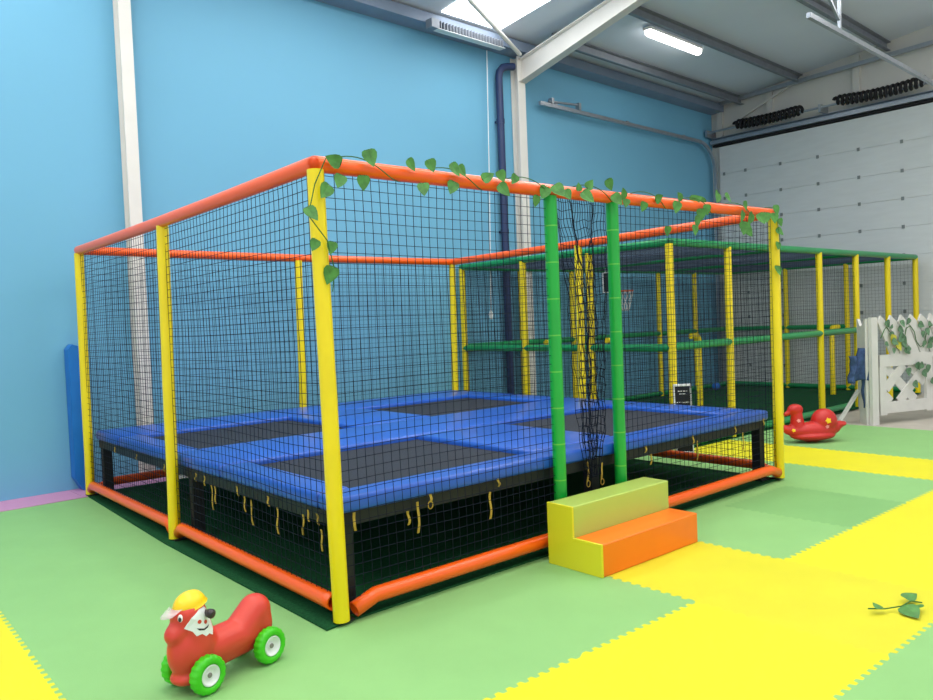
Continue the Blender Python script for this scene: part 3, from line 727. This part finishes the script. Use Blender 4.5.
solo(b, 'turf_mat', M_turf, 'dark green turf mat covering the floor of the play frame', 'mat', 'dark green turf mats')

# basketball hoop on the cross rail
bh = thing('basketball_hoop', 'small basketball hoop with white net hung inside the play frame', 'hoop', (7.7, 4.35, 2.0))
HX, HY0, HY1 = 7.75, 4.18, 4.52
b = MB(); b.bbox((HX-.012, HY0, 1.93), (HX+.012, HY1, 2.26), .006); b.build('backboard', M_chalk, bh)
b = MB()
for a, c in (((HY0, 1.93), (HY0+.02, 2.26)), ((HY1-.025, 1.93), (HY1, 2.26)), ((HY0, 1.93), (HY1, 1.945)), ((HY0, 2.245), (HY1, 2.26))): b.box((HX-.015, a[0], a[1]), (HX+.015, c[0], c[1]))
b.build('border', M_whitep, bh)
for y in (HY0+.06, HY1-.06):
    b = MB(); b.tube([(HX, y, 2.25), (HX, y, 2.36)], .01, 8); b.build('hanger', M_galv, bh)
cx, cy, cz0, rr = HX+.28, 4.3, 1.95, .13
b = MB(); b.tube([(cx+rr*math.cos(2*PI*k/24), cy+rr*math.sin(2*PI*k/24), cz0) for k in range(25)], .011, 8, caps=False); b.bar((HX, cy, cz0), (cx-rr, cy, cz0), .06, .015); b.build('rim', M_rim, bh)
b = MB()
for k in range(10):
    for sg in (1, -1):
        b.tube([(cx+(rr-.075*t)*math.cos(2*PI*(k/10)+sg*t*1.2), cy+(rr-.075*t)*math.sin(2*PI*(k/10)+sg*t*1.2), cz0-.32*t) for t in [i/8 for i in range(9)]], .005, 4, caps=False)
b.build('hoop_net', M_wnet, bh)

# little blue ball in the far corner
b = MB(); b.sphere((11.5, 4.85, .093), .08, 3); solo(b, 'play_ball', M_ball, 'small blue ball on the turf in the far corner of the play frame', 'ball')

# chalk sign
sg = thing('chalk_sign', 'small white-framed blackboard sign standing between trampoline and play frame', 'sign', (5.03, 1.25, 0), math.radians(-42))
SM = WM(sg)
TL = Matrix.Rotation(math.radians(-4), 4, 'X')
def sbox(a, c): 
    b = MB(); b.bbox(a, c, .004, 1, SM @ TL); return b
sbox((-.085, -.012, .06), (.085, .012, .78)).build('board', M_chalk, sg)
fr = MB()
for a, c in (((-.095, -.018, .0), (-.08, .018, .8)), ((.08, -.018, .0), (.095, .018, .8)), ((-.095, -.018, .775), (.095, .018, .8)), ((-.095, -.018, .06), (.095, .018, .08))): fr.bbox(a, c, .004, 1, SM @ TL)
fr.build('frame', M_whitep, sg)
wr = MB()
for z_, w_ in ((.72, .1), (.69, .07), (.6, .13), (.55, .04), (.47, .06), (.455, .05), (.33, .1)):
    x = -w_/2
    while x < w_/2:
        l = random.uniform(.012, .03); wr.box((x, -.0155, z_), (min(x+l, w_/2), -.0122, z_+.008), lambda x, y, z: SM @ TL @ Vector((x, y, z))); x += l+.008
wr.build('chalk_writing', M_whitep, sg)
b = MB(); b.bar(SM @ Vector((-.08, .05, .7)), SM @ Vector((-.08, .2, .0)), .02, .02); b.bar(SM @ Vector((.08, .05, .7)), SM @ Vector((.08, .2, .0)), .02, .02); b.build('rear_leg', M_whitep, sg)

# ------------------------------------------------------------------ white fence at the right
FA = Vector((8.54, .75, 0)); FD = Vector((.943, -.333, 0)).normalized(); FN = Vector((FD.y, -FD.x, 0))
if FN.y > 0: FN = -FN
fe = thing('picket_fence', 'white wooden lattice fence panel with ivy woven through its pickets', 'fence', FA, math.atan2(FD.y, FD.x))
def FP(s, n, z): return FA+FD*s+FN*n+Vector((0, 0, z))
def fbox(b, s0, s1, z0, z1, n0=-.02, n1=.02): b.box((s0, n0, z0), (s1, n1, z1), FP)
b = MB(); fbox(b, .0, .11, -.02, 1.4, -.025, .025); b.build('post', M_fence, fe)
b = MB()
for s0 in (.14, 1.2):
    fbox(b, s0, s0+.12, .1, .9); fbox(b, s0+.85, s0+.97, .1, .9); fbox(b, s0, s0+.97, .12, .27, -.022, .022); fbox(b, s0, s0+.97, .74, .9, -.022, .022)
b.build('frame', M_fence, fe)
b = MB()
def slat(p, q, w, n):
    p = Vector((p[0], p[1])); q = Vector((q[0], q[1])); d_ = (q-p).normalized(); c = Vector((-d_.y, d_.x))*w/2
    b.hexa([FP(*(lambda v: (v.x, n-.008, v.y))(v)) for v in (p-c, p+c, q+c, q-c)]+[FP(*(lambda v: (v.x, n+.008, v.y))(v)) for v in (p-c, p+c, q+c, q-c)])
def clip_slat(c, sl, s0, s1, z0, z1, w, n):
    pts = []
    for x in (s0, s1):
        z = c+sl*(x-s0)
        if z0 <= z <= z1: pts.append((x, z))
    for z in (z0, z1):
        x = s0+(z-c)/sl
        if s0 < x < s1: pts.append((x, z))
    if len(pts) >= 2 and math.dist(pts[0], pts[1]) > .08: slat(pts[0], pts[1], w, n)
for s0 in (.26, 1.32):
    for c in (-.35, .05, .45, .85): clip_slat(c, .9, s0, s0+.73, .26, .75, .13, .004)
    for c in (.35, .75, 1.15): clip_slat(c, -.9, s0, s0+.73, .26, .75, .13, -.013)
b.build('lattice', M_fence, fe)
for k in range(11):
    s = .27+k*.185; w = .155; lean = -.3
    b = MB(); pl = [(s, .8), (s+w, .8), (s+w+lean*.9, 1.33), (s+w*.5+lean, 1.42), (s+lean*.9, 1.33)]
    n0 = .0 if k % 2 else .004
    b.prism(pl, lambda x, z: FP(x+.13, n0-.012, z), lambda x, z: FP(x+.13, n0+.012, z)); b.build('picket', M_fence, fe)
# scalloped end board turned back from the post
b = MB(); E0 = FA+Vector((.02, .05, 0)); E1 = Vector((8.76, .97, 0)); ed = (E1-E0).normalized(); en = Vector((-ed.y, ed.x, 0))
pl = [(.0, -.02), (.0, 1.38), (.06, 1.38), (.12, 1.3), (.2, 1.28), (.27, 1.36), (.3, 1.38), (.32, 1.38), (.32, .98), (.28, .9), (.24, .8), (.28, .7), (.32, .62), (.32, .2), (.27, .12), (.27, -.02)]
b.prism(pl, lambda s, z: E0+ed*s-en*.018+Vector((0, 0, z)), lambda s, z: E0+ed*s+en*.018+Vector((0, 0, z))); b.build('end_board', M_fence, fe)
b = MB(); b.bar((8.74, .99, .42), (8.52, 1.15, .02), .06, .03); b.box((8.46, 1.1, .0), (8.58, 1.2, .02)); b.build('prop_leg', M_fence, fe)
vi = thing('ivy_vine', 'artificial ivy woven through the top of the white fence', 'garland', FP(.6, .06, 1.0))
b = MB(); random.seed(11)
for k in range(40):
    s = .2+random.random()*1.5; zz = .95+random.random()*.4
    leaf(b, FP(s, random.uniform(.028, .07), zz), random.uniform(.06, .11), random.uniform(-1.2, 1.2), random.uniform(-.3, .3), math.atan2(FD.y, FD.x))
for k in range(7):
    leaf(b, FP(.75+random.uniform(-.2, .3), random.uniform(.05, .07), .5+random.random()*.3), .1, random.uniform(-1, 1), .1, -.34)
b.build('foliage', M_leaf2, vi)
b = MB(); b.tube([FP(.15+.06*k, .035+.012*math.sin(k*2.1), 1.12+.15*math.sin(k*.9)) for k in range(28)], .006, 6); b.build('stem', M_stem, vi)
b = MB(); leaf(b, FP(.36, .05, 1.14), .12, .3, .1, -.3); leaf(b, FP(.43, .055, 1.05), .12, -.4, .0, -.3); tag(b.build('yellow_leaf', M_yleaf, vi), 'yellowish leaves')

# jacket on the end of the fence
jk = thing('jacket', 'dark blue denim jacket hung over the left end of the white fence', 'jacket', (8.72, 1.0, .9))
JO = Vector((8.64, .93, 0)); ja = Vector((.77, -.64, 0)); jn = Vector((-.64, -.77, 0))
def cloth(fn, nu, nv, name, th=.02):
    b = MB(); vs = []
    for k in (0, 1):
        for j in range(nv+1):
            for i in range(nu+1):
                p, dep = fn(i/nu, j/nv); vs.append(JO+ja*p[0]+jn*(dep+(th if k else 0))+Vector((0, 0, p[1])))
    n = (nu+1)*(nv+1); fs = []
    for j in range(nv):
        for i in range(nu):
            a = j*(nu+1)+i; q = (a, a+1, a+nu+2, a+nu+1); fs += [q, tuple(n+x for x in q[::-1])]
    for i in range(nu): fs += [(i, n+i, n+i+1, i+1), (nv*(nu+1)+i, nv*(nu+1)+i+1, n+nv*(nu+1)+i+1, n+nv*(nu+1)+i)]
    for j in range(nv):
        a = j*(nu+1); c = a+nu; fs += [(a, a+nu+1, n+a+nu+1, n+a), (c, n+c, n+c+nu+1, c+nu+1)]
    b.add(vs, fs, True); return b.build(name, M_jacket, jk)
cloth(lambda s, t: ((-.17+.12*(1-t)+s*(.14+.24*t), 1.0-.42*t-.08*t*abs(s-.4)), .06+.05*math.sin(s*9+t*2)*t+.07*math.sin(PI*s)), 18, 14, 'body')
cloth(lambda s, t: ((-.2+.09*s+.02*math.sin(t*5), .9-.36*t), .1+.05*math.sin(PI*s)+.012*math.sin(t*14)), 8, 14, 'sleeve', .03)
cloth(lambda s, t: ((-.02+.15*s+.03*t, .62-.42*t), .05+.05*math.sin(PI*s)+.02*math.sin(t*9+s*5)), 8, 14, 'sleeve', .03)

# blue mat stood against the blue wall behind the left corner post
b = MB(); bm = bmesh.new()
pl = [(12.74, 1.46), (12.83, 1.49), (12.87, 1.44), (12.87, .14), (12.8, .0075), (12.74, .0075)]
b.prism(pl, lambda u, z: RW(u, .02, z), lambda u, z: RW(u, .16, z))
solo(b, 'gym_mat', M_bluemat, 'blue padded mat stood on end against the blue wall behind the left post', 'mat')

# ------------------------------------------------------------------ light
w = bpy.data.worlds.new('hall daylight'); SC.world = w; w.use_nodes = True
w.node_tree.nodes['Background'].inputs[0].default_value = (.86, .93, 1., 1); w.node_tree.nodes['Background'].inputs[1].default_value = 1.05
def lamp(u, v, sx, sy, p, col=(1, .98, .95)):
    l = bpy.data.lights.new('hall lamp', 'AREA'); l.shape = 'RECTANGLE'; l.size = sx; l.size_y = sy; l.energy = p; l.color = col
    o = bpy.data.objects.new('hall_lamp', l); COL.objects.link(o); o.location = RW(u, v, cz(v)-.15); o.rotation_euler = (0, 0, TH)
for u in (4., 10.2, 16.2):
    for v in (5.5, 9.5): lamp(u, v, 3., 1.2, 80)
lamp(10.2, 1.7, 2.5, .8, 60); lamp(16.2, 1.7, 2.5, .8, 60)

# ------------------------------------------------------------------ camera
cam = bpy.data.cameras.new('camera'); co = bpy.data.objects.new('camera', cam); COL.objects.link(co)
Rv.normalize(); Fv.normalize(); Uv2 = Rv.cross(Fv)
co.matrix_world = Matrix(((Rv.x, Uv2.x, -Fv.x, CAM.x), (Rv.y, Uv2.y, -Fv.y, CAM.y), (Rv.z, Uv2.z, -Fv.z, CAM.z), (0, 0, 0, 1)))
cam.sensor_fit = 'HORIZONTAL'; cam.sensor_width = 36; cam.lens = 36*FPX/933; cam.clip_start = .05; cam.clip_end = 200
SC.camera = co
# turn the whole hall so that its walls run along the axes
RZ = Matrix.Rotation(-TH, 4, 'Z'); done = set()
def turn(o):
    o.location = RZ @ o.location
    if o.type == 'MESH' and o.data.name not in done: done.add(o.data.name); o.data.transform(RZ); o.data.update()
    for c in o.children: turn(c)
bpy.context.view_layer.update()
for o in [o for o in SC.objects if o.parent is None]:
    if o.type in ('CAMERA', 'LIGHT') or abs(o.rotation_euler.z) > 1e-6 or (o.scale-Vector((1, 1, 1))).length > 1e-6: o.matrix_world = RZ @ o.matrix_basis
    else: turn(o)
vs_ = SC.view_settings; vs_.view_transform = 'Standard'; vs_.look = 'None'; vs_.exposure = -.2; vs_.gamma = 1.; vs_.use_curve_mapping = False
